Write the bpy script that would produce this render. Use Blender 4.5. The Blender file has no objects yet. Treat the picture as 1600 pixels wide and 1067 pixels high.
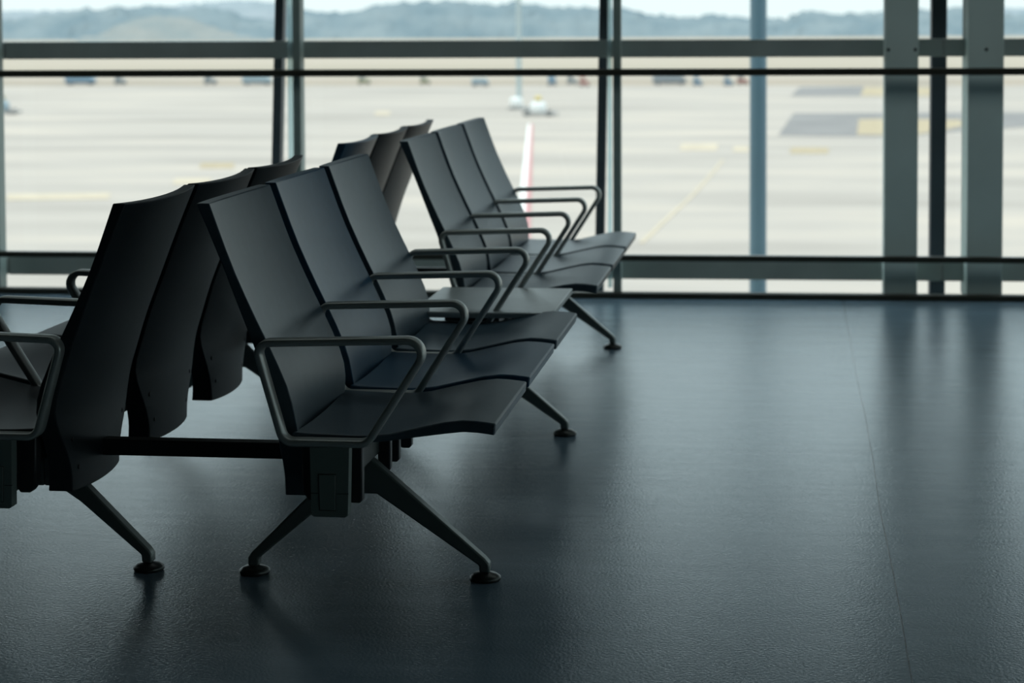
import bpy, bmesh, math, random
from mathutils import Vector, Matrix

random.seed(7)
C = bpy.context.scene.collection
PI = math.pi

# ------------------------------------------------------------------ helpers
class MB:
    """collects shapes and links them as one mesh object"""
    def __init__(self):
        self.v, self.f, self.m = [], [], []

    def add(self, verts, faces, mat=0):
        o = len(self.v)
        self.v += [tuple(p) for p in verts]
        self.f += [tuple(i + o for i in f) for f in faces]
        self.m += [mat] * len(faces)

    def box(self, x0, x1, y0, y1, z0, z1, mat=0):
        v = [(x, y, z) for z in (z0, z1) for y in (y0, y1) for x in (x0, x1)]
        self.add(v, [(0, 2, 3, 1), (4, 5, 7, 6), (0, 1, 5, 4), (2, 6, 7, 3), (0, 4, 6, 2), (1, 3, 7, 5)], mat)

    def prism_y(self, pts, y0, y1, mat=0):
        """polygon in the x-z plane pushed along y"""
        n = len(pts)
        v = [(x, y0, z) for x, z in pts] + [(x, y1, z) for x, z in pts]
        f = [tuple(range(n)), tuple(range(2 * n - 1, n - 1, -1))]
        f += [(i, i + n, (i + 1) % n + n, (i + 1) % n) for i in range(n)]
        self.add(v, f, mat)

    def lathe(self, cx, cy, prof, n=24, mat=0):
        v, f = [], []
        for r, z in prof:
            for k in range(n):
                a = 2 * PI * k / n
                v.append((cx + r * math.cos(a), cy + r * math.sin(a), z))
        for j in range(len(prof) - 1):
            for k in range(n):
                f.append((j * n + k, j * n + (k + 1) % n, (j + 1) * n + (k + 1) % n, (j + 1) * n + k))
        f.append(tuple(range(n - 1, -1, -1)))
        f.append(tuple(range((len(prof) - 1) * n, len(prof) * n)))
        self.add(v, f, mat)

    def tube(self, p0, p1, r0, r1=None, n=12, mat=0):
        r1 = r0 if r1 is None else r1
        p0, p1 = Vector(p0), Vector(p1)
        d = (p1 - p0).normalized()
        a = d.orthogonal().normalized()
        b = d.cross(a)
        v = []
        for p, r in ((p0, r0), (p1, r1)):
            for k in range(n):
                t = 2 * PI * k / n
                v.append(p + a * r * math.cos(t) + b * r * math.sin(t))
        f = [(k, (k + 1) % n, (k + 1) % n + n, k + n) for k in range(n)]
        f += [tuple(range(n - 1, -1, -1)), tuple(range(n, 2 * n))]
        self.add(v, f, mat)

    def build(self, name, mats, parent=None, bevel=0, seg=2, smooth=35, loc=None):
        me = bpy.data.meshes.new(name)
        me.from_pydata(self.v, [], self.f)
        mats = mats if isinstance(mats, (list, tuple)) else [mats]
        for m in mats:
            me.materials.append(m)
        for p, mi in zip(me.polygons, self.m):
            p.material_index = mi
        bm = bmesh.new()
        bm.from_mesh(me)
        bmesh.ops.recalc_face_normals(bm, faces=bm.faces)
        bm.to_mesh(me)
        bm.free()
        if smooth:
            for p in me.polygons:
                p.use_smooth = True
            me.set_sharp_from_angle(angle=math.radians(smooth))
        o = bpy.data.objects.new(name, me)
        C.objects.link(o)
        if parent is not None:
            o.parent = parent
        if loc is not None:
            o.location = loc
        if bevel:
            b = o.modifiers.new('edge', 'BEVEL')
            b.width = bevel
            b.segments = seg
            b.limit_method = 'ANGLE'
            b.angle_limit = math.radians(40)
            b.harden_normals = False
        return o


def empty(name, loc=(0, 0, 0), rz=0):
    o = bpy.data.objects.new(name, None)
    C.objects.link(o)
    o.location = loc
    o.rotation_euler = (0, 0, rz)
    o.empty_display_size = .1
    return o


def tag(o, label, cat, group=None, kind=None):
    o['label'] = label
    o['category'] = cat
    if group:
        o['group'] = group
    if kind:
        o['kind'] = kind
    return o


def structure(o):
    o['kind'] = 'structure'
    return o


def lerp(x, tab):
    if x <= tab[0][0]:
        return tab[0][1]
    for (a, fa), (b, fb) in zip(tab, tab[1:]):
        if x <= b:
            t = (x - a) / (b - a)
            return fa + (fb - fa) * t
    return tab[-1][1]


def smoothtab(tab):
    """Catmull-Rom through a table, returned as a function"""
    def f(x):
        n = len(tab)
        if x <= tab[0][0]:
            return tab[0][1]
        if x >= tab[-1][0]:
            return tab[-1][1]
        for i in range(n - 1):
            if x <= tab[i + 1][0]:
                break
        def sl(k):
            if k == 0:
                return (tab[1][1] - tab[0][1]) / (tab[1][0] - tab[0][0])
            if k == n - 1:
                return (tab[-1][1] - tab[-2][1]) / (tab[-1][0] - tab[-2][0])
            return (tab[k + 1][1] - tab[k - 1][1]) / (tab[k + 1][0] - tab[k - 1][0])
        h = tab[i + 1][0] - tab[i][0]
        t = (x - tab[i][0]) / h
        return ((2 * t**3 - 3 * t**2 + 1) * tab[i][1] + (t**3 - 2 * t**2 + t) * h * sl(i)
                + (-2 * t**3 + 3 * t**2) * tab[i + 1][1] + (t**3 - t**2) * h * sl(i + 1))
    return f

# ------------------------------------------------------------------ materials
def mat(name, col, rough=.5, metal=0, spec=.5, grain=0, gscale=600, var=0, vscale=4, coat=0):
    m = bpy.data.materials.new(name)
    m.use_nodes = True
    nt = m.node_tree
    b = nt.nodes['Principled BSDF']
    b.inputs['Base Color'].default_value = (*col, 1)
    b.inputs['Roughness'].default_value = rough
    b.inputs['Metallic'].default_value = metal
    b.inputs['Specular IOR Level'].default_value = spec
    b.inputs['Coat Weight'].default_value = coat
    tc = nt.nodes.new('ShaderNodeTexCoord')
    if var:
        n = nt.nodes.new('ShaderNodeTexNoise')
        n.inputs['Scale'].default_value = vscale
        n.inputs['Detail'].default_value = 5
        nt.links.new(tc.outputs['Object'], n.inputs['Vector'])
        r = nt.nodes.new('ShaderNodeValToRGB')
        r.color_ramp.elements[0].position = .3
        r.color_ramp.elements[1].position = .7
        r.color_ramp.elements[0].color = (*[c * (1 - var) for c in col], 1)
        r.color_ramp.elements[1].color = (*[c * (1 + var) for c in col], 1)
        nt.links.new(n.outputs['Fac'], r.inputs['Fac'])
        nt.links.new(r.outputs['Color'], b.inputs['Base Color'])
    if grain:
        n = nt.nodes.new('ShaderNodeTexNoise')
        n.inputs['Scale'].default_value = gscale
        n.inputs['Detail'].default_value = 2
        nt.links.new(tc.outputs['Object'], n.inputs['Vector'])
        u = nt.nodes.new('ShaderNodeBump')
        u.inputs['Strength'].default_value = grain
        u.inputs['Distance'].default_value = .002
        nt.links.new(n.outputs['Fac'], u.inputs['Height'])
        nt.links.new(u.outputs['Normal'], b.inputs['Normal'])
    return m


M = {}
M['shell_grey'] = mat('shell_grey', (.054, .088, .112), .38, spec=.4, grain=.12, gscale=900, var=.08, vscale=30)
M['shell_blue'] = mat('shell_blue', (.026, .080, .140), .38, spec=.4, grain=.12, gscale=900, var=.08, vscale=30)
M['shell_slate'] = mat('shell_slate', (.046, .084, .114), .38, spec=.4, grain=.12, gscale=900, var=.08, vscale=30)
M['shell_shaded'] = mat('shell_shaded', (.022, .031, .037), .45, spec=.35, grain=.12, gscale=900)  # darker copy of the shell, shade on the left row put into the colour
M['fixing'] = mat('fixing', (.006, .007, .008), .5)
M['arm_metal'] = mat('arm_metal', (.42, .46, .44), .34, metal=.4, grain=.03, gscale=1500)
M['leg_metal'] = mat('leg_metal', (.14, .175, .165), .38, metal=.35, grain=.03, gscale=1200)
M['beam_metal'] = mat('beam_metal', (.030, .042, .040), .55, metal=.0, var=.1)
M['bracket'] = mat('bracket', (.018, .024, .026), .45, var=.1)
M['cover'] = mat('cover', (.15, .20, .185), .5, var=.06, vscale=10)
M['cover_seam'] = mat('cover_seam', (.008, .010, .010), .6)
M['glide'] = mat('glide', (.05, .06, .055), .35, metal=.4)
M['table'] = mat('table', (.38, .44, .45), .32, grain=.06, gscale=700, var=.05, vscale=20)
M['rail'] = mat('rail', (.05, .05, .038), .35, metal=.4, var=.1)
M['frame_green'] = mat('frame_green', (.24, .31, .29), .5, var=.08, vscale=6)
M['frame_grey'] = mat('frame_grey', (.34, .39, .37), .5, var=.10, vscale=6)
M['frame_navy'] = mat('frame_navy', (.012, .022, .029), .5, var=.1)
M['column'] = mat('column', (.55, .66, .63), .55, var=.06, vscale=3)
M['wall'] = mat('wall', (.10, .12, .12), .8, var=.1)
M['ceiling'] = mat('ceiling', (.05, .06, .062), .8, var=.1)
M['light_block'] = mat('light_block', (.035, .045, .048), .6, var=.1)  # for the added bands that cut daylight


def floor_material():
    m = bpy.data.materials.new('vinyl_floor')
    m.use_nodes = True
    nt = m.node_tree
    L = nt.links.new
    b = nt.nodes['Principled BSDF']
    tc = nt.nodes.new('ShaderNodeTexCoord')
    # cloudy colour
    mp = nt.nodes.new('ShaderNodeMapping')
    mp.inputs['Scale'].default_value = (.8, 3.2, 1)
    L(tc.outputs['Object'], mp.inputs['Vector'])
    n1 = nt.nodes.new('ShaderNodeTexNoise')
    n1.inputs['Scale'].default_value = 2.2
    n1.inputs['Detail'].default_value = 8
    n1.inputs['Roughness'].default_value = .65
    L(mp.outputs['Vector'], n1.inputs['Vector'])
    r1 = nt.nodes.new('ShaderNodeValToRGB')
    r1.color_ramp.elements[0].position = .3
    r1.color_ramp.elements[1].position = .75
    r1.color_ramp.elements[0].color = (.13, .205, .265, 1)
    r1.color_ramp.elements[1].color = (.19, .28, .345, 1)
    L(n1.outputs['Fac'], r1.inputs['Fac'])
    # seams of the sheet flooring
    sep = nt.nodes.new('ShaderNodeSeparateXYZ')
    L(tc.outputs['Object'], sep.inputs['Vector'])

    def line(sock, at, period, width):
        a = nt.nodes.new('ShaderNodeMath'); a.operation = 'SUBTRACT'; a.inputs[1].default_value = at
        L(sock, a.inputs[0])
        p = nt.nodes.new('ShaderNodeMath'); p.operation = 'PINGPONG'; p.inputs[1].default_value = period / 2
        L(a.outputs[0], p.inputs[0])
        c = nt.nodes.new('ShaderNodeMath'); c.operation = 'LESS_THAN'; c.inputs[1].default_value = width
        L(p.outputs[0], c.inputs[0])
        return c.outputs[0]
    wob = nt.nodes.new('ShaderNodeTexNoise')
    wob.inputs['Scale'].default_value = .7
    L(tc.outputs['Object'], wob.inputs['Vector'])
    wm = nt.nodes.new('ShaderNodeMath'); wm.operation = 'MULTIPLY_ADD'
    wm.inputs[1].default_value = .02
    L(wob.outputs['Fac'], wm.inputs[0]); L(sep.outputs['X'], wm.inputs[2])
    s1 = line(wm.outputs[0], 1.605, 8.0, .0018)
    mx = nt.nodes.new('ShaderNodeMix'); mx.data_type = 'RGBA'
    L(s1, mx.inputs['Factor'])
    L(r1.outputs['Color'], mx.inputs['A'])
    mx.inputs['B'].default_value = (.03, .05, .065, 1)
    L(mx.outputs['Result'], b.inputs['Base Color'])
    # streaky sheen
    mp2 = nt.nodes.new('ShaderNodeMapping')
    mp2.inputs['Scale'].default_value = (1.4, 9, 1)
    L(tc.outputs['Object'], mp2.inputs['Vector'])
    n2 = nt.nodes.new('ShaderNodeTexNoise')
    n2.inputs['Scale'].default_value = 2.5
    n2.inputs['Detail'].default_value = 9
    n2.inputs['Roughness'].default_value = .7
    L(mp2.outputs['Vector'], n2.inputs['Vector'])
    rr = nt.nodes.new('ShaderNodeMapRange')
    rr.inputs['From Min'].default_value = .3
    rr.inputs['From Max'].default_value = .7
    rr.inputs['To Min'].default_value = FLOOR_ROUGH[0]
    rr.inputs['To Max'].default_value = FLOOR_ROUGH[1]
    L(n2.outputs['Fac'], rr.inputs['Value'])
    sadd = nt.nodes.new('ShaderNodeMath'); sadd.operation = 'MULTIPLY_ADD'; sadd.inputs[1].default_value = .05
    L(s1, sadd.inputs[0]); L(rr.outputs['Result'], sadd.inputs[2])
    L(sadd.outputs[0], b.inputs['Roughness'])
    b.inputs['Specular IOR Level'].default_value = FLOOR_SPEC
    b.inputs['Specular Tint'].default_value = (.84, .98, 1.0, 1)
    # leathery emboss
    n3 = nt.nodes.new('ShaderNodeTexNoise')
    n3.inputs['Scale'].default_value = 140
    n3.inputs['Detail'].default_value = 3
    L(tc.outputs['Object'], n3.inputs['Vector'])
    b1 = nt.nodes.new('ShaderNodeBump'); b1.inputs['Strength'].default_value = .62; b1.inputs['Distance'].default_value = .0015
    L(n3.outputs['Fac'], b1.inputs['Height'])
    L(b1.outputs['Normal'], b.inputs['Normal'])
    return m


def glass_material():
    m = bpy.data.materials.new('window_glass')
    m.use_nodes = True
    nt = m.node_tree
    nt.nodes.clear()
    out = nt.nodes.new('ShaderNodeOutputMaterial')
    mix = nt.nodes.new('ShaderNodeMixShader')
    t = nt.nodes.new('ShaderNodeBsdfTransparent')
    t.inputs['Color'].default_value = (.955, .975, .96, 1)
    g = nt.nodes.new('ShaderNodeBsdfGlossy')
    g.inputs['Roughness'].default_value = .02
    fr = nt.nodes.new('ShaderNodeFresnel')
    fr.inputs['IOR'].default_value = 1.45
    nt.links.new(fr.outputs[0], mix.inputs[0])
    nt.links.new(t.outputs[0], mix.inputs[1])
    nt.links.new(g.outputs[0], mix.inputs[2])
    nt.links.new(mix.outputs[0], out.inputs[0])
    return m


def fin_material():
    m = bpy.data.materials.new('glass_fin')
    m.use_nodes = True
    nt = m.node_tree
    nt.nodes.clear()
    out = nt.nodes.new('ShaderNodeOutputMaterial')
    mix = nt.nodes.new('ShaderNodeMixShader')
    mix.inputs[0].default_value = .45
    t = nt.nodes.new('ShaderNodeBsdfTransparent')
    t.inputs['Color'].default_value = (.80, .90, .90, 1)
    g = nt.nodes.new('ShaderNodeBsdfTranslucent')
    g.inputs['Color'].default_value = (.55, .64, .66, 1)
    nt.links.new(t.outputs[0], mix.inputs[1])
    nt.links.new(g.outputs[0], mix.inputs[2])
    nt.links.new(mix.outputs[0], out.inputs[0])
    return m


def noise_ground(name, c0, c1, scale, stretch=(1, 1, 1), p0=.35, p1=.65, c2=None):
    m = bpy.data.materials.new(name)
    m.use_nodes = True
    nt = m.node_tree
    L = nt.links.new
    b = nt.nodes['Principled BSDF']
    b.inputs['Roughness'].default_value = .95
    b.inputs['Specular IOR Level'].default_value = .05
    tc = nt.nodes.new('ShaderNodeTexCoord')
    mp = nt.nodes.new('ShaderNodeMapping')
    mp.inputs['Scale'].default_value = stretch
    L(tc.outputs['Object'], mp.inputs['Vector'])
    n = nt.nodes.new('ShaderNodeTexNoise')
    n.inputs['Scale'].default_value = scale
    n.inputs['Detail'].default_value = 8
    n.inputs['Roughness'].default_value = .6
    L(mp.outputs['Vector'], n.inputs['Vector'])
    r = nt.nodes.new('ShaderNodeValToRGB')
    r.color_ramp.elements[0].position = p0
    r.color_ramp.elements[1].position = p1
    r.color_ramp.elements[0].color = (*c0, 1)
    r.color_ramp.elements[1].color = (*c1, 1)
    if c2:
        e = r.color_ramp.elements.new((p0 + p1) / 2)
        e.color = (*c2, 1)
    L(n.outputs['Fac'], r.inputs['Fac'])
    L(r.outputs['Color'], b.inputs['Base Color'])
    return m


SKY_TOP = 2.6
SUN = .82
FILL = 110  # strength of the added fill light
FLOOR_ROUGH = (.16, .23)
FLOOR_SPEC = .5
M['floor'] = floor_material()
M['glass'] = glass_material()
M['fin'] = fin_material()
M['apron'] = noise_ground('concrete_apron', (.275, .242, .212), (.40, .342, .288), .16, (.30, 1, 1), .32, .70, (.338, .298, .262))
M['grass'] = noise_ground('dry_grass', (.30, .255, .20), (.34, .285, .23), .02, (.3, 1, 1))
M['verge'] = noise_ground('earth_verge', (.26, .22, .175), (.31, .25, .195), .08)
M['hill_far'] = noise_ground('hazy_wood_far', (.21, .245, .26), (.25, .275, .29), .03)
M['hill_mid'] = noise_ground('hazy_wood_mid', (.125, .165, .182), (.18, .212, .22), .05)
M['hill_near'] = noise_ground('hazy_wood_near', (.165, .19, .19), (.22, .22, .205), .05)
M['tarmac'] = noise_ground('dark_tarmac', (.175, .165, .16), (.22, .205, .195), .3)
M['paint_yellow'] = mat('paint_yellow', (0.3, 0.23, 0.135), .8, var=.15, vscale=2)
M['paint_pale'] = mat('paint_pale', (0.385, 0.31, 0.22), .8, var=.12, vscale=1)
M['paint_white'] = mat('paint_white', (0.6, 0.58, 0.54), .8, var=.05)
M['paint_red'] = mat('paint_red', (.37, .16, .155), .8, var=.08)
M['pole_blue'] = mat('pole_blue', (0.085, 0.155, 0.195), .45, var=.06, vscale=2)
M['mast_pale'] = mat('mast_pale', (0.33, 0.38, 0.38), .5, var=.05)
M['van_blue'] = mat('van_blue', (0.13, 0.2, 0.26), .6, var=.12)
M['van_paleblue'] = mat('van_paleblue', (0.22, 0.28, 0.31), .6, var=.12)
M['van_grey'] = mat('van_grey', (0.18, 0.2, 0.21), .6, var=.12)
M['van_yellow'] = mat('van_yellow', (0.42, 0.33, 0.12), .6, var=.12)
M['van_olive'] = mat('van_olive', (0.22, 0.22, 0.14), .6, var=.12)
M['van_red'] = mat('van_red', (0.3, 0.15, 0.125), .6, var=.12)
M['van_white'] = mat('van_white', (0.6, 0.6, 0.58), .5, var=.04)
M['tyre'] = mat('tyre', (0.1, 0.105, 0.11), .8, var=.1)
M['beacon'] = mat('beacon', (0.5, 0.39, 0.15), .5, var=.1)
M['plinth'] = mat('plinth', (0.26, 0.26, 0.25), .8, var=.1)

# ------------------------------------------------------------------ camera (81 mm-ish lens, slight rise of the lens)
F = 3300.0
CAM = Vector((1.3611, -4.4232, 1.2735))
YAW, PITCH, ROLL, RISE = .13193, .055, -.00455, 316.46
fwd = Vector((-math.sin(YAW) * math.cos(PITCH), math.cos(YAW) * math.cos(PITCH), -math.sin(PITCH)))
rgt = Vector((math.cos(YAW), math.sin(YAW), 0))
upv = rgt.cross(fwd)
rgt, upv = rgt * math.cos(ROLL) + upv * math.sin(ROLL), -rgt * math.sin(ROLL) + upv * math.cos(ROLL)
cd = bpy.data.cameras.new('camera')
cam = bpy.data.objects.new('camera', cd)
C.objects.link(cam)
cam.matrix_world = Matrix(((rgt.x, upv.x, -fwd.x, CAM.x), (rgt.y, upv.y, -fwd.y, CAM.y), (rgt.z, upv.z, -fwd.z, CAM.z), (0, 0, 0, 1)))
cd.sensor_width = 36
cd.lens = F * 36 / 1600
cd.shift_y = -RISE / 1600
cd.clip_end = 3000
cd.dof.use_dof = True
cd.dof.focus_distance = 4.75
cd.dof.aperture_fstop = 4.5
bpy.context.scene.camera = cam


def sight(px, py):
    return rgt * ((px - 800) / F) - upv * ((py - 533.5 + RISE) / F) + fwd


def ground(px, py, z=-5.0):
    """the spot on level ground z that the photograph shows at px, py"""
    q = sight(px, py)
    return CAM + q * ((z - CAM.z) / q.z)


def away(px, py, dist):
    return CAM + sight(px, py) * dist

# ------------------------------------------------------------------ seating
P = .6                        # distance between armrests
HW = .27                      # half width of a seat
Y0, Y1 = 0.0, 7 * P
F_EDGE = smoothtab([(.222, .300), (.33, .292), (.428, .289), (.485, .275), (.571, .237), (.63, .208), (.741, .158), (.885, .105)])
R_EDGE = smoothtab([(.222, .243), (.33, .243), (.42, .246), (.485, .229), (.571, .202), (.63, .179), (.769, .125), (.885, .076)])
H_W = smoothtab([(.222, .167), (.26, .170), (.30, .188), (.36, .232), (.42, .266), (.45, .271), (.885, .271)])


def backrest_mb(s):
    mb = MB()
    zs = [.223, .24, .26, .28, .305, .33, .36, .39, .42, .45, .485, .53, .571, .60, .63, .68, .73, .78, .83, .865, .884]
    ts = [-1, -.97, -.9, -.8, -.65, -.45, -.2, 0, .2, .45, .65, .8, .9, .97, 1]
    nt, nz = len(ts), len(zs)
    v = []
    for side in (0, 1):
        for i, z in enumerate(zs):
            hw = H_W(z)
            for t in ts:
                k = 1 - abs(t) ** 2.2
                zz = z - .005 * k * (z - .45) / .43 if z > .45 else z - .003 * k * (.45 - z) / .21
                if side == 0:
                    x = F_EDGE(z) - .020 * k
                else:
                    x = R_EDGE(z) - (.022 if z > .4 else .015) * k
                v.append((s * x, .3 + t * hw, zz))
    def I(side, i, j):
        return side * nt * nz + i * nt + j
    f = []
    for i in range(nz - 1):
        for j in range(nt - 1):
            f.append((I(0, i, j), I(0, i, j + 1), I(0, i + 1, j + 1), I(0, i + 1, j)))
            f.append((I(1, i, j), I(1, i + 1, j), I(1, i + 1, j + 1), I(1, i, j + 1)))
        f.append((I(0, i, 0), I(0, i + 1, 0), I(1, i + 1, 0), I(1, i, 0)))
        f.append((I(0, i, nt - 1), I(1, i, nt - 1), I(1, i + 1, nt - 1), I(0, i + 1, nt - 1)))
    for j in range(nt - 1):
        f.append((I(0, 0, j), I(1, 0, j), I(1, 0, j + 1), I(0, 0, j + 1)))
        f.append((I(0, nz - 1, j), I(0, nz - 1, j + 1), I(1, nz - 1, j + 1), I(1, nz - 1, j)))
    mb.add(v, f, 0)
    # sunken screw heads on the rear of the tongue
    for z in (.275, .345):
        for t in (-.8, .8):
            k = 1 - abs(t) ** 2.2
            x = R_EDGE(z) - .015 * k
            y = .3 + t * H_W(z)
            mb.tube((s * (x + .006), y, z), (s * (x - .0015), y, z), .006, n=12, mat=1)
    return mb


PAN_TOP = smoothtab([(.284, .386), (.34, .383), (.475, .383), (.56, .401), (.642, .418), (.69, .418), (.732, .413)])


def pan_mb(s):
    mb = MB()
    xs = [.284, .31, .34, .38, .42, .46, .50, .54, .58, .62, .66, .69, .715, .732]
    ts = [-1, -.96, -.88, -.75, -.5, -.25, 0, .25, .5, .75, .88, .96, 1]
    nx, nt = len(xs), len(ts)
    v = []
    for side in (0, 1):
        for x in xs:
            for t in ts:
                k = 1 - abs(t) ** 2.4
                dish = .010 * k * max(0, min(1, (.70 - x) / .15))
                th = lerp(x, [(.284, .014), (.5, .016), (.62, .026), (.732, .026)])
                z = PAN_TOP(x) - dish - (th if side else 0)
                xx = x - (.003 if side and x > .73 else 0)
                v.append((s * xx, .3 + t * HW, z))
    def I(side, i, j):
        return side * nx * nt + i * nt + j
    f = []
    for i in range(nx - 1):
        for j in range(nt - 1):
            f.append((I(0, i, j), I(0, i, j + 1), I(0, i + 1, j + 1), I(0, i + 1, j)))
            f.append((I(1, i, j), I(1, i + 1, j), I(1, i + 1, j + 1), I(1, i, j + 1)))
        f.append((I(0, i, 0), I(0, i + 1, 0), I(1, i + 1, 0), I(1, i, 0)))
        f.append((I(0, i, nt - 1), I(1, i, nt - 1), I(1, i + 1, nt - 1), I(0, i + 1, nt - 1)))
    for j in range(nt - 1):
        f.append((I(0, 0, j), I(1, 0, j), I(1, 0, j + 1), I(0, 0, j + 1)))
        f.append((I(0, nx - 1, j), I(0, nx - 1, j + 1), I(1, nx - 1, j + 1), I(1, nx - 1, j)))
    mb.add(v, f, 0)
    return mb


def armrest_mb(s):
    """closed loop of rounded flat bar"""
    corners = [((.213, .5855), .024), ((.603, .5975), .030), ((.458, .371), .030), ((.274, .371), .028)]
    pts = []
    n = len(corners)
    for i in range(n):
        p = Vector(corners[i][0]); r = corners[i][1]
        a = (Vector(corners[i - 1][0]) - p).normalized()
        b = (Vector(corners[(i + 1) % n][0]) - p).normalized()
        ang = a.angle(b)
        d = r / math.tan(ang / 2)
        c = p + (a + b).normalized() * (r / math.sin(ang / 2))
        p0, p1 = p + a * d, p + b * d
        a0 = math.atan2(p0.y - c.y, p0.x - c.x)
        a1 = math.atan2(p1.y - c.y, p1.x - c.x)
        da = (a1 - a0 + PI) % (2 * PI) - PI
        for k in range(9):
            t = a0 + da * k / 8
            pts.append(Vector((c.x + r * math.cos(t), c.y + r * math.sin(t))))
    hx, hy, rr = .0080, .0205, .0055
    sec = []
    for cx, cy, st in ((hx - rr, hy - rr, 0), (-hx + rr, hy - rr, 1), (-hx + rr, -hy + rr, 2), (hx - rr, -hy + rr, 3)):
        for k in range(4):
            a = (st + k / 3) * PI / 2
            sec.append((cx + rr * math.cos(a), cy + rr * math.sin(a)))
    ns, npn = len(sec), len(pts)
    v, f = [], []
    for i, p in enumerate(pts):
        tg = (pts[(i + 1) % npn] - pts[i - 1]).normalized()
        nn = Vector((-tg.y, tg.x))
        for a, b in sec:
            q = p + nn * a
            v.append((s * q.x, b, q.y))
    for i in range(npn):
        for k in range(ns):
            f.append((i * ns + k, i * ns + (k + 1) % ns, ((i + 1) % npn) * ns + (k + 1) % ns, ((i + 1) % npn) * ns + k))
    mb = MB()
    mb.add(v, f, 0)
    return mb


def S(s, pts):
    return [(s * x, z) for x, z in pts]


def mount_mb(s):
    mb = MB()
    mb.prism_y(S(s, [(.404, .363), (.437, .363), (.436, .236), (.431, .230), (.411, .230), (.407, .236)]), -.013, .013)
    return mb


def rear_mount_mb(s):
    mb = MB()
    mb.prism_y(S(s, [(.300, .363), (.355, .363), (.355, .256), (.340, .234), (.316, .234), (.304, .250)]), -.018, .018)
    return mb


def end_cover_mb(s):
    mb = MB()
    mb.prism_y(S(s, [(.334, .363), (.421, .363), (.417, .216), (.410, .212), (.342, .212), (.336, .216)]), -.018, .014, 0)
    mb.prism_y(S(s, [(.352, .306), (.392, .306), (.391, .226), (.354, .226)]), -.0192, -.012, 1)
    mb.prism_y(S(s, [(.3535, .3045), (.3905, .3045), (.3895, .2275), (.3555, .2275)]), -.0205, -.012, 0)
    mb.prism_y(S(s, [(.335, .2645), (.352, .2645), (.352, .2625), (.335, .2625)]), -.0185, -.012, 1)
    mb.prism_y(S(s, [(.392, .2645), (.4185, .2645), (.4185, .2625), (.392, .2625)]), -.0185, -.012, 1)
    return mb


def leg_mb(s, fronts):
    mb = MB()
    if fronts:
        pts = [(.372, .298), (.398, .286), (.669, .053), (.680, .040), (.680, .020), (.656, .020), (.656, .036), (.420, .196), (.372, .196)]
    else:
        pts = [(.372, .298), (.350, .278), (.123, .052), (.115, .040), (.115, .020), (.139, .020), (.140, .038), (.285, .160), (.340, .196), (.372, .196)]
    mb.prism_y(S(s, pts), -.017, .017)
    return mb


def foot_mb(s, fronts):
    mb = MB()
    x = .668 if fronts else .127
    mb.lathe(s * x, 0, [(.033, 0), (.036, .003), (.036, .009), (.026, .016), (.012, .019), (.010, .022)], 28)
    return mb


LEGS_Y = (.5 * P, 3.35 * P, 6.27 * P)


def bench(s, name, label, seat_mats, P, off):
    Y1 = 7 * P
    root = empty(name, (s * .4, 2.1, 0))
    tag(root, label, 'airport seating', 'back-to-back benches in the waiting hall')
    base = Vector(root.location)

    def at(y):
        return Vector((0, y, 0)) - base

    def rep(o, y, m=None):
        c = o.copy()
        C.objects.link(c)
        c.parent = root
        c.location = at(y)
        return c
    # structure first
    b = MB(); b.box(min(s * .345, s * .410), max(s * .345, s * .410), .03, Y1 - .03, .272, .345)
    b.build('beam', M['beam_metal'], root, .006, loc=-base)
    proto_b, proto_p = {}, {}
    for n in (0, 1, 2, 4, 5, 6):
        mk = seat_mats.get(n, 'shell_grey')
        if mk not in proto_b:
            proto_b[mk] = backrest_mb(s).build('backrest', [M[mk], M['fixing']], root, .0025, loc=at(n * P + off))
            proto_p[mk] = pan_mb(s).build('seat_pan', M[mk], root, .004, loc=at(n * P + off))
            ob, op = proto_b[mk], proto_p[mk]
        else:
            ob, op = rep(proto_b[mk], n * P + off), rep(proto_p[mk], n * P + off)
        if mk == 'shell_blue':
            ob['label'] = 'bluish grey backrest'
            op['label'] = 'bluish grey seat pan'
    arm = armrest_mb(s).build('armrest', M['arm_metal'], root, loc=at(0) + Vector((-.006 if s < 0 else 0, 0, 0)), smooth=50)
    for n in range(1, 8):
        rep(arm, n * (P if s > 0 else .565)).location.x = arm.location.x - (.016 if s < 0 else 0)
    ec = end_cover_mb(s).build('end_cover', [M['cover'], M['cover_seam']], root, .002, loc=at(0))
    o = end_cover_mb(s).build('end_cover', [M['cover'], M['cover_seam']], root, .002, loc=at(Y1))
    o.scale = (1, -1, 1)
    mt = rm = None
    for n in (0, 1, 2, 4, 5, 6):
        for dy in (.055, .38, .49):
            if mt is None:
                mt = mount_mb(s).build('mounting_bracket', M['bracket'], root, .003, loc=at(n * P + dy))
            else:
                rep(mt, n * P + dy)
        for dy in (.06, .49):
            if rm is None:
                rm = rear_mount_mb(s).build('mounting_bracket', M['bracket'], root, .004, loc=at(n * P + dy))
            else:
                rep(rm, n * P + dy)
    # legs with glides
    proto = {}
    for y in LEGS_Y:
        for fr in (1, 0):
            if fr not in proto:
                lg = leg_mb(s, fr).build('leg', M['leg_metal'], root, .004, loc=at(y))
                ft = foot_mb(s, fr).build('foot', M['glide'], lg, smooth=60)
                proto[fr] = (lg, ft)
            else:
                lg = rep(proto[fr][0], y)
                c = proto[fr][1].copy()
                C.objects.link(c)
                c.parent = lg
    # little table in the fourth place
    t = MB()
    xa, xb = sorted((s * .235, s * .660))
    t.box(xa, xb, 3 * P - .055 * P / .6, 4 * P - .065, .397, .415)
    t.build('tabletop', M['table'], root, .004, 3, loc=-base)
    t = MB()
    xa, xb = sorted((s * .30, s * .47))
    t.box(xa, xb, 3.5 * P - .13, 3.5 * P + .01, .345, .397)
    t.build('table_support', M['bracket'], root, .004, loc=-base)
    return root


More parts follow.
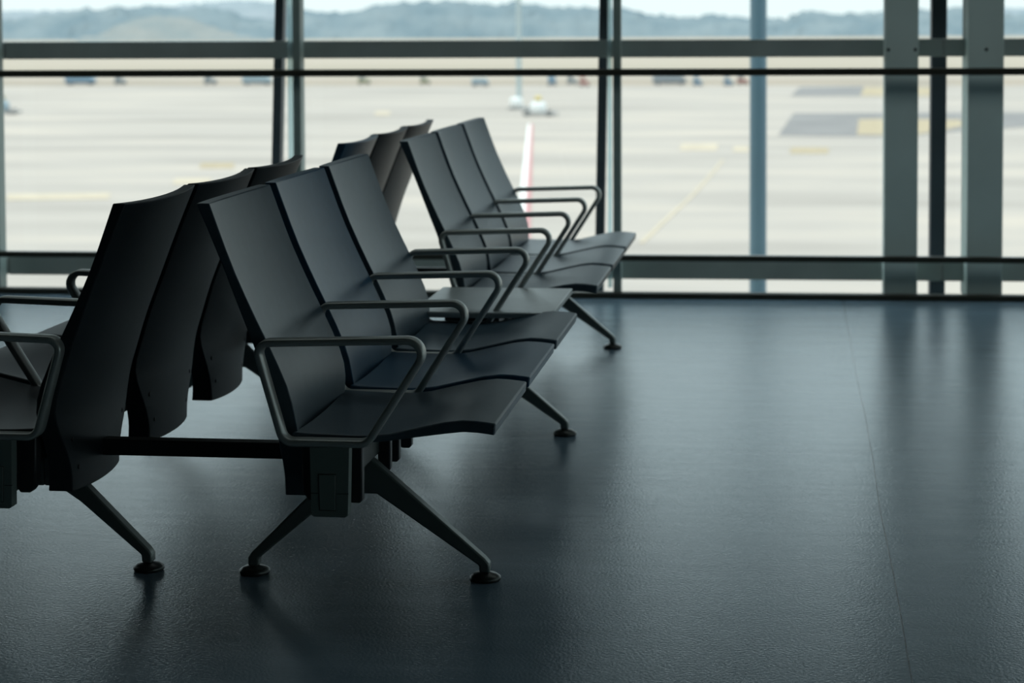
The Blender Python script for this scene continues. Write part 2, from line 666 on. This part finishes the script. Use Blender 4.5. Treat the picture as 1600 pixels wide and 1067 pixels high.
right = bench(1, 'beam_bench', 'right-facing row of dark grey airport seats with a grey side table in its middle',
              {0: 'shell_grey', 1: 'shell_blue', 2: 'shell_slate', 4: 'shell_grey', 5: 'shell_slate', 6: 'shell_slate'}, .6, 0)
left = bench(-1, 'beam_bench', 'row of shaded dark seats facing left, seen from behind, backs toward the other row',
             {0: 'shell_shaded', 1: 'shell_shaded', 2: 'shell_shaded', 4: 'shell_blue', 5: 'shell_shaded', 6: 'shell_shaded'}, .575, -.02)
# bars that tie both rows together
lk = MB()
lk.box(-.345, .345, -.02, .02, .272, .310)
lb = lk.build('linking_bar', M['beam_metal'], right, .004, loc=Vector((0, LEGS_Y[0], 0)) - Vector(right.location))
for y in LEGS_Y[1:]:
    c = lb.copy(); C.objects.link(c); c.parent = right
    c.location = Vector((0, y, 0)) - Vector(right.location)

# ------------------------------------------------------------------ the hall
fl = MB()
fe = lambda x: 5.235 + .036 * x + .045      # the slab ends under the window front
fv = [(-10, -9), (9.6, -9), (9.6, fe(9.6)), (-10, fe(-10))]
fl.add([(x, y, z) for z in (-.3, 0) for x, y in fv], [(3, 2, 1, 0), (4, 5, 6, 7), (0, 1, 5, 4), (1, 2, 6, 5), (2, 3, 7, 6), (3, 0, 4, 7)])
structure(fl.build('floor', M['floor'], smooth=0))
ce = MB(); ce.box(-10, 9.6, -9, 6.2, 4.2, 4.4)
structure(ce.build('ceiling', M['ceiling'], smooth=0))
w = MB(); w.box(-10, 9.6, -9.2, -9, -.3, 4.4)
structure(w.build('wall_back', M['wall'], smooth=0))
w = MB(); w.box(-10.2, -10, -9.2, 6.2, -.3, 4.4)
structure(w.build('wall_left', M['wall'], smooth=0))

# window front, turned about two degrees
TH = math.atan(.036)
fac = empty('window_1', (0, 5.235, 0), TH)
structure(fac)
U0, U1 = -9.6, 9.6
HEAD = 1.5  # lower edge of the added band, kept low to darken the floor


def fac_piece(name, m, boxes, bevel=.003):
    mb = MB()
    for b in boxes:
        mb.box(*b)
    o = mb.build(name, m, fac, bevel)
    return o


# upright frame members (inner, green-grey)
inner = [-2.395 - 1.4965 * k for k in range(4)] + [-.934, .5625] + [3.56 + 1.49 * k for k in range(4)]
for u in inner:
    fac_piece('mullion', M['frame_green'], [(u - .018, u + .018, .03, .13, 0, 4.2)])
# dark outer posts, the leftmost visible one leans a little
for ub, ut in [(-1.134, -1.09), (.457, .484), (2.062, 2.064), (-2.75, -2.69), (-4.34, -4.26), (3.66, 3.68), (5.2, 5.22), (6.7, 6.72)]:
    mb = MB()
    w2 = .0215 if ub < 2 else .036
    mb.add([(ub - w2 + (ut - ub) * t + a, .40 + b, z) for (z, t) in ((-.06, -.044), (HEAD, HEAD / 1.37)) for (a, b) in ((0, 0), (2 * w2, 0), (2 * w2, .08), (0, .08))],
           [(0, 1, 2, 3), (4, 5, 6, 7), (0, 1, 5, 4), (1, 2, 6, 5), (2, 3, 7, 6), (3, 0, 4, 7)])
    mb.build('mullion', M['frame_navy'], fac, .003)
# transoms, cut at the panel joints
joints = [U0, -6.92, -5.42, -3.90, -2.395, -.934, .5625, 2.062, 3.56, 5.05, 6.54, U1]
for a, b in zip(joints, joints[1:]):
    fac_piece('transom', M['frame_grey'], [(a + .004, b - .004, .20, .29, 1.108, 1.190)])
    fac_piece('transom', M['frame_grey'], [(a + .004, b - .004, .20, .29, .066, .154)])
    for z0, z1 in ((-.06, .066), (.154, 1.108), (1.19, HEAD)):
        mb = MB()
        mb.add([(a, .31, z0), (b, .31, z0), (b, .31, z1), (a, .31, z1)], [(0, 1, 2, 3)])
        mb.build('pane', M['glass'], fac, smooth=0)
# sill strip that carries the panes
fac_piece('sill', M['frame_grey'], [(U0, U1, .05, .48, -.32, -.06)])
# glass fins beside the uprights
for u in (-.995, .52):
    mb = MB(); mb.box(u - .006, u + .012, .15, .19, .03, 4.2)
    mb.build('glass_fin', M['fin'], fac, smooth=0)

hw_ = MB(); hw_.box(U0, U1, .315, .55, HEAD, 4.4)  # added unseen band over the windows, blocks sky so the near floor darkens
o = hw_.build('light_block_front', M['light_block'], smooth=0)
o.location = (0, 5.235, 0); o.rotation_euler = (0, 0, TH)
structure(o)

# two square pillars standing inside the glass
for (u0, u1, d0, d1, bolts) in [(1.786, 1.937, .07, .18, (1.801, 1.922)), (2.160, 2.320, .07, .33, (2.241,))]:
    mb = MB()
    mb.box(u0, u1, d0, min(d1, .31), 0, 4.2, 0)
    for bu in bolts:
        mb.tube((bu, d0 + .004, 1.142), (bu, d0 - .004, 1.142), .008, n=12, mat=1)
    o = mb.build('pillar', [M['column'], M['frame_navy']], None, .004)
    o.location = (0, 5.235, 0); o.rotation_euler = (0, 0, TH)
    structure(o)

# rails in front of the glass
def rail(name, z0, z1, d0, d1, label, m='rail'):
    mb = MB()
    mb.box(U0 + .05, U1 - .05, d0, d1, z0, z1)
    for u in inner:
        mb.box(u - .012, u + .012, d1 - .002, .035, (z0 + z1) / 2 - .008, (z0 + z1) / 2 + .008)
    o = mb.build(name, M[m], None, .006, 3)
    o.location = (0, 5.235, 0); o.rotation_euler = (0, 0, TH)
    return tag(o, label, 'rail')


rail('guard_rail', 1.027, 1.060, -.03, .015, 'dark horizontal handrail at waist height across the window front')
rail('guard_rail', .176, .204, -.03, .015, 'dark low knock rail along the windows, just above the floor')
tr = MB(); tr.box(U0, U1, -.012, .05, 0, .027)
o = tr.build('baseboard_front', M['rail'], None, .003)
o.location = (0, 5.235, 0); o.rotation_euler = (0, 0, TH)
structure(o)

# glazed right side of the hall
rw = empty('window_2', (9.45, 0, 0))
structure(rw)
for k in range(7):
    y = -8.8 + k * 2.4
    mb = MB(); mb.box(-.05, .05, y - .03, y + .03, 0, 2.1)
    mb.build('mullion', M['frame_green'], rw, .003)
for z0, z1 in ((0, .12), (1.1, 1.18), (2.04, 2.1)):
    mb = MB(); mb.box(-.04, .04, -9, 5.6, z0, z1)
    mb.build('transom', M['frame_grey'], rw, .003)
mb = MB(); mb.add([(0, -9, .12), (0, 5.6, .12), (0, 5.6, 2.1), (0, -9, 2.1)], [(0, 1, 2, 3)])
mb.build('pane', M['glass'], rw, smooth=0)

w = MB(); w.box(9.4, 9.6, -9, 5.6, 2.1, 4.2)  # added unseen band over the side glazing, cuts light on the floor
structure(w.build('light_block_right', M['light_block'], smooth=0))

# ------------------------------------------------------------------ outside
Z = -5.0
ap = MB(); ap.box(-420, 420, -60, 232, Z - .5, Z)
structure(ap.build('ground', M['apron'], smooth=0))
gr = MB(); gr.box(-900, 900, 232.01, 1700, Z - .5, Z - .02)
o = gr.build('grass_field', M['grass'], smooth=0); o['kind'] = 'structure'


def flat(name, pts, m, z=.02):
    mb = MB()
    n = len(pts)
    mb.add([(x, y, Z + z) for x, y in pts] + [(x, y, Z + .001) for x, y in pts],
           [tuple(range(n)), tuple(range(2 * n - 1, n - 1, -1))] + [(i, (i + 1) % n, (i + 1) % n + n, i + n) for i in range(n)])
    return structure(mb.build(name, M[m], smooth=0))


def px_flat(name, pp, m, z=.02):
    return flat(name, [ground(a, b)[:2] for a, b in pp], m, z)


flat('trim_1', [(-420, 205), (420, 205), (420, 226), (-420, 226)], 'verge', .02)
px_flat('road_marking', [(1216, 212), (1240, 177), (1600, 176), (1720, 190), (1500, 205), (1400, 214)], 'tarmac', .02)
px_flat('road_marking', [(1236, 150), (1250, 136), (1480, 134), (1470, 150)], 'tarmac', .02)
px_flat('road_marking', [(1339, 211), (1342, 187), (1400, 186), (1500, 188), (1509, 196), (1470, 205), (1420, 212)], 'paint_yellow', .03)
px_flat('road_marking', [(1345, 150), (1350, 136), (1460, 136), (1455, 150)], 'paint_yellow', .03)
px_flat('road_marking', [(1234, 240), (1236, 231), (1295, 231), (1294, 240)], 'paint_yellow', .02)
px_flat('road_marking', [(1062, 235), (1064, 225), (1122, 225), (1120, 235)], 'paint_pale', .02)
px_flat('road_marking', [(1145, 237), (1147, 229), (1170, 229), (1169, 237)], 'paint_pale', .02)
px_flat('road_marking', [(10, 313), (12, 304), (172, 302), (170, 311)], 'paint_pale', .02)
px_flat('road_marking', [(312, 263), (314, 255), (366, 255), (365, 263)], 'paint_yellow', .02)
px_flat('road_marking', [(270, 288), (272, 280), (330, 279), (329, 287)], 'paint_pale', .02)
px_flat('road_marking', [(585, 180), (587, 174), (610, 174), (609, 180)], 'paint_pale', .02)
px_flat('road_marking', [(1128, 250), (1132, 250), (1090, 300), (1035, 352), (1006, 380), (998, 380), (1028, 352), (1085, 300)], 'paint_pale', .02)
# broad red line with white edge running out across the apron
px_flat('road_marking', [(825, 194), (829, 194), (820, 345), (816, 470), (806, 470), (808, 345)], 'paint_white', .02)
px_flat('road_marking', [(829, 194), (833, 194), (829, 345), (827, 470), (816, 470), (820, 345)], 'paint_red', .02)


# wooded hills
def ridge(name, m, dist, prof, amp, step=3.0, rows=9, depth=70):
    pts = []
    a0, a1 = prof[0][0], prof[-1][0]
    f = smoothtab(prof)
    n = int((a1 - a0) / 3300 * dist / step)
    v, fcs = [], []
    rnd = random.Random(int(dist))
    b1 = [rnd.random() for _ in range(n + 3)]
    for i in range(n + 1):
        px = a0 + (a1 - a0) * i / n
        top = away(px, f(px), dist)
        foot = away(px, 33, dist)
        dirn = Vector((foot.x - CAM.x, foot.y - CAM.y, 0)).normalized()
        hgt = top.z - Z
        for j in range(rows):
            t = j / (rows - 1)
            jit = (.35 * b1[i] + .65 * rnd.random() - .5) * amp * (1 if j else 0)
            z = Z + hgt * math.sin(t * PI / 2) + jit
            p = Vector((top.x, top.y, 0)) + dirn * (depth * (t - 1) * .8 + rnd.uniform(-2, 2))
            v.append((p.x, p.y, z))
    for i in range(n):
        for j in range(rows - 1):
            fcs.append((i * rows + j, (i + 1) * rows + j, (i + 1) * rows + j + 1, i * rows + j + 1))
    mb = MB(); mb.add(v, fcs)
    return structure(mb.build(name, M[m], smooth=60))


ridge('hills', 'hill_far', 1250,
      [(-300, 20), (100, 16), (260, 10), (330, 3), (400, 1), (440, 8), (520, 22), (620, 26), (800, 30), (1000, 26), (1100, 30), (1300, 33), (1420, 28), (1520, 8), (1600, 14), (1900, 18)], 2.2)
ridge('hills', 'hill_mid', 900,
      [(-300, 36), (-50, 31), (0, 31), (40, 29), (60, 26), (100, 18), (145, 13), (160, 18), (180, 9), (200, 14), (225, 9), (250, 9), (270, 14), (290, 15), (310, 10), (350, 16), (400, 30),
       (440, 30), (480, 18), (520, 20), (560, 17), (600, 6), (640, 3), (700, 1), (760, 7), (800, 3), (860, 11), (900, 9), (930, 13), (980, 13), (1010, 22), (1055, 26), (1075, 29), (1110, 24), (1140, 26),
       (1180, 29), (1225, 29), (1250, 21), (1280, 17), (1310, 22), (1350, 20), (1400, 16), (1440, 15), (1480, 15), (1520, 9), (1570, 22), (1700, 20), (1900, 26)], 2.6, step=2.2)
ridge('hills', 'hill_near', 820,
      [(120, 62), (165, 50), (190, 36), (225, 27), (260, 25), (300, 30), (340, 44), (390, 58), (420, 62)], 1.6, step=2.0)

# things on the apron
POLE = away(1185, 33, 15.5)
mb = MB()
mb.lathe(POLE.x, POLE.y, [(.064, Z), (.062, 0), (.058, 9.0)], 24)
mb.lathe(POLE.x, POLE.y, [(.16, Z), (.16, Z + .25), (.07, Z + .30)], 24)
tag(mb.build('light_pole', M['pole_blue'], smooth=40), 'thick blue-grey pole standing outside the glass, left of the two pillars', 'pole')

MA = ground(811, 171)
mast = empty('floodlight_mast', MA)
tag(mast, 'tall thin pale mast far out on the apron with white drum at its foot', 'mast')
mb = MB(); mb.lathe(0, 0, [(.20, .3), (.16, 8), (.11, 22)], 16); mb.build('pole', M['mast_pale'], mast)
mb = MB(); mb.lathe(0, 0, [(.8, 0), (.8, .16), (.7, .2)], 20); mb.build('plinth', M['plinth'], mast)
mb = MB(); mb.lathe(-.15, -.4, [(.42, .2), (.45, .3), (.45, .72), (.36, .86), (.1, .92)], 20); mb.build('drum', M['van_white'], mast, smooth=50)
mb = MB(); mb.box(-.9, .9, -.15, .15, 22, 22.5); mb.build('lamp_head', M['mast_pale'], mast)

def wheels(root, L, W, r):
    for sx in (-1, 1):
        for sy in (-1, 1):
            m_ = MB(); m_.tube((sx * L * .34, sy * (W / 2 - .02), r), (sx * L * .34, sy * (W / 2 - .16), r), r, n=14)
            m_.build('wheel', M['tyre'], root)


def generator_cart(pos, label, body, top):
    root = empty('generator_cart', pos)
    tag(root, label, 'service cart')
    mb = MB(); mb.box(-1.0, 1.3, -.6, .6, .12, .24); mb.build('chassis', M['plinth'], root)
    wheels(root, 2.2, 1.2, .18)
    mb = MB(); mb.lathe(0, 0, [(.50, .24), (.54, .34), (.54, .72), (.40, .92), (.12, 1.0)], 20); mb.build('tank', M[body], root, smooth=50)
    mb = MB(); mb.lathe(0, 0, [(.16, 1.0), (.24, 1.08), (.24, 1.26), (.12, 1.36)], 16); mb.build('beacon', M[top], root, smooth=50)
    return root


generator_cart(ground(841, 181), 'white drum-shaped cart with yellow top out on the apron, right of the thin mast', 'van_white', 'beacon')
generator_cart(ground(3, 178), 'blue cart with olive top on the apron, cut off by the left edge', 'van_paleblue', 'van_olive')


def dolly(px0, px1, py, h, body, label):
    a, b_ = ground(px0, py), ground(px1, py)
    L = (b_ - a).length
    root = empty('container_dolly', (a + b_) / 2, YAW)
    tag(root, label, 'container')
    wheels(root, L, 1.3, .16)
    mb = MB(); mb.box(-L / 2, L / 2, -.65, .65, .18, .28); mb.build('bed', M['tyre'], root)
    mb = MB(); mb.prism_y([(-L / 2 + .03, .28), (L / 2 - .03, .28), (L / 2 - .03, .62 * h), (L / 2 - .18 * L, h), (-L / 2 + .03, h)], -.62, .62)
    mb.build('container', M[body], root, .02)
    return root


def tractor(px, py, wpx, h, body, label, top=None):
    a = ground(px, py); L = wpx / 3300 * (a - CAM).length
    root = empty('tow_tractor', a, YAW)
    tag(root, label, 'tow tractor')
    wheels(root, L, 1.1, .2)
    mb = MB(); mb.prism_y([(-L / 2, .18), (L / 2, .18), (L / 2, .5), (L * .1, .58), (-L / 2, .58)], -.55, .55); mb.build('chassis', M[body], root, .02)
    mb = MB(); mb.box(-L * .42, L * .05, -.45, .45, .58, .95); mb.build('cab', M['van_grey'], root, .02)
    mb = MB(); mb.box(-L * .48, L * .12, -.5, .5, .95, h); mb.build('roof', M[top or body], root, .02)
    return root


dolly(104, 148, 133, 1.05, 'van_blue', 'blue box container on the far apron edge, left of the yellow tractor')
tractor(188, 132, 15, 1.15, 'van_grey', 'small tractor with yellow roof far off, behind the leftmost pane', 'van_yellow')
tractor(329, 132, 18, .95, 'van_grey', 'small grey-green tractor far off in the middle of the left pane', 'van_olive')
dolly(380, 424, 133, 1.0, 'van_paleblue', 'long pale blue container far off, just left of the leaning dark post')
tractor(409, 131, 14, 1.15, 'van_grey', 'little yellow-roofed tractor beside the pale blue container near the dark post', 'van_yellow')
tractor(569, 132, 18, 1.0, 'van_olive', 'olive tractor far off behind the second pane, right of the first upright')
tractor(664, 132, 14, 1.15, 'van_olive', 'tractor with olive yellow roof above the far seat backs', 'van_yellow')
dolly(737, 764, 135, .8, 'van_paleblue', 'low pale blue container with sloping end, left of the thin mast')
dolly(856, 869, 134, 1.05, 'van_blue', 'narrow blue container far off, right of the thin mast')
tractor(894, 132, 15, 1.25, 'van_grey', 'yellow-roofed tractor far off between the blue container and the red cart', 'van_yellow')
tractor(913, 135, 14, .7, 'van_red', 'low reddish cart on the far apron, left of the middle dark post')
dolly(1020, 1072, 133, 1.05, 'van_grey', 'long grey-blue container far off, right of the middle upright')
tractor(1046, 131, 12, 1.25, 'van_grey', 'small tractor with yellow roof in front of the long grey-blue container', 'van_yellow')
tractor(1090, 134, 12, .75, 'van_blue', 'small dark blue cart, first to the right of the long grey-blue container')
tractor(1138, 134, 12, .85, 'van_blue', 'small dark blue cart far off, close to the left of the blue-grey pole')
tractor(1160, 132, 15, 1.25, 'van_red', 'yellow-roofed reddish tractor far off, hard by the blue-grey pole', 'van_yellow')

# ------------------------------------------------------------------ light: bright overcast sky
wd = bpy.data.worlds.new('overcast')
bpy.context.scene.world = wd
wd.use_nodes = True
nt = wd.node_tree
bg = nt.nodes['Background']
tc = nt.nodes.new('ShaderNodeTexCoord')
sp = nt.nodes.new('ShaderNodeSeparateXYZ')
nt.links.new(tc.outputs['Generated'], sp.inputs['Vector'])
rp = nt.nodes.new('ShaderNodeValToRGB')
e = rp.color_ramp.elements
e[0].position = 0.0
e[0].color = (.74, .85, .86, 1)
e[1].position = .9
e[1].color = (1.0, 1.0, 1.0, 1)
e[1].color = tuple(c * SKY_TOP for c in (.80, .93, 1.0)) + (1,)
k = e.new(.12)
k.color = (.70, .87, .92, 1)
nt.links.new(sp.outputs['Z'], rp.inputs['Fac'])
nt.links.new(rp.outputs['Color'], bg.inputs['Color'])
bg.inputs['Strength'].default_value = 1.3
sd = bpy.data.lights.new('hazy_sun', 'SUN')
sd.energy = SUN
sd.angle = .35
sd.color = (1.0, .90, .74)
so = bpy.data.objects.new('hazy_sun', sd)
C.objects.link(so)
so.rotation_euler = Vector((.75, .55, -.9)).to_track_quat('-Z', 'Y').to_euler()

# added unseen fill light above the window front, brightens pillars and floor
ld = bpy.data.lights.new('ceiling_fill', 'AREA')
ld.shape = 'RECTANGLE'
ld.size, ld.size_y = 18, 3.2
ld.energy = FILL
ld.spread = 3.0
ld.color = (.90, 1.0, .98)
lo = bpy.data.objects.new('ceiling_fill', ld)
C.objects.link(lo)
lo.location = (0, 3.1, 4.15)
lo.rotation_euler = (math.radians(12), 0, TH)

sc = bpy.context.scene
sc.view_settings.view_transform = 'Standard'
sc.view_settings.look = 'None'
sc.view_settings.exposure = 0
sc.cycles.use_denoising = True
sc.cycles.max_bounces = 8
sc.cycles.diffuse_bounces = 4
sc.cycles.transparent_max_bounces = 12
sc.cycles.sample_clamp_indirect = 4
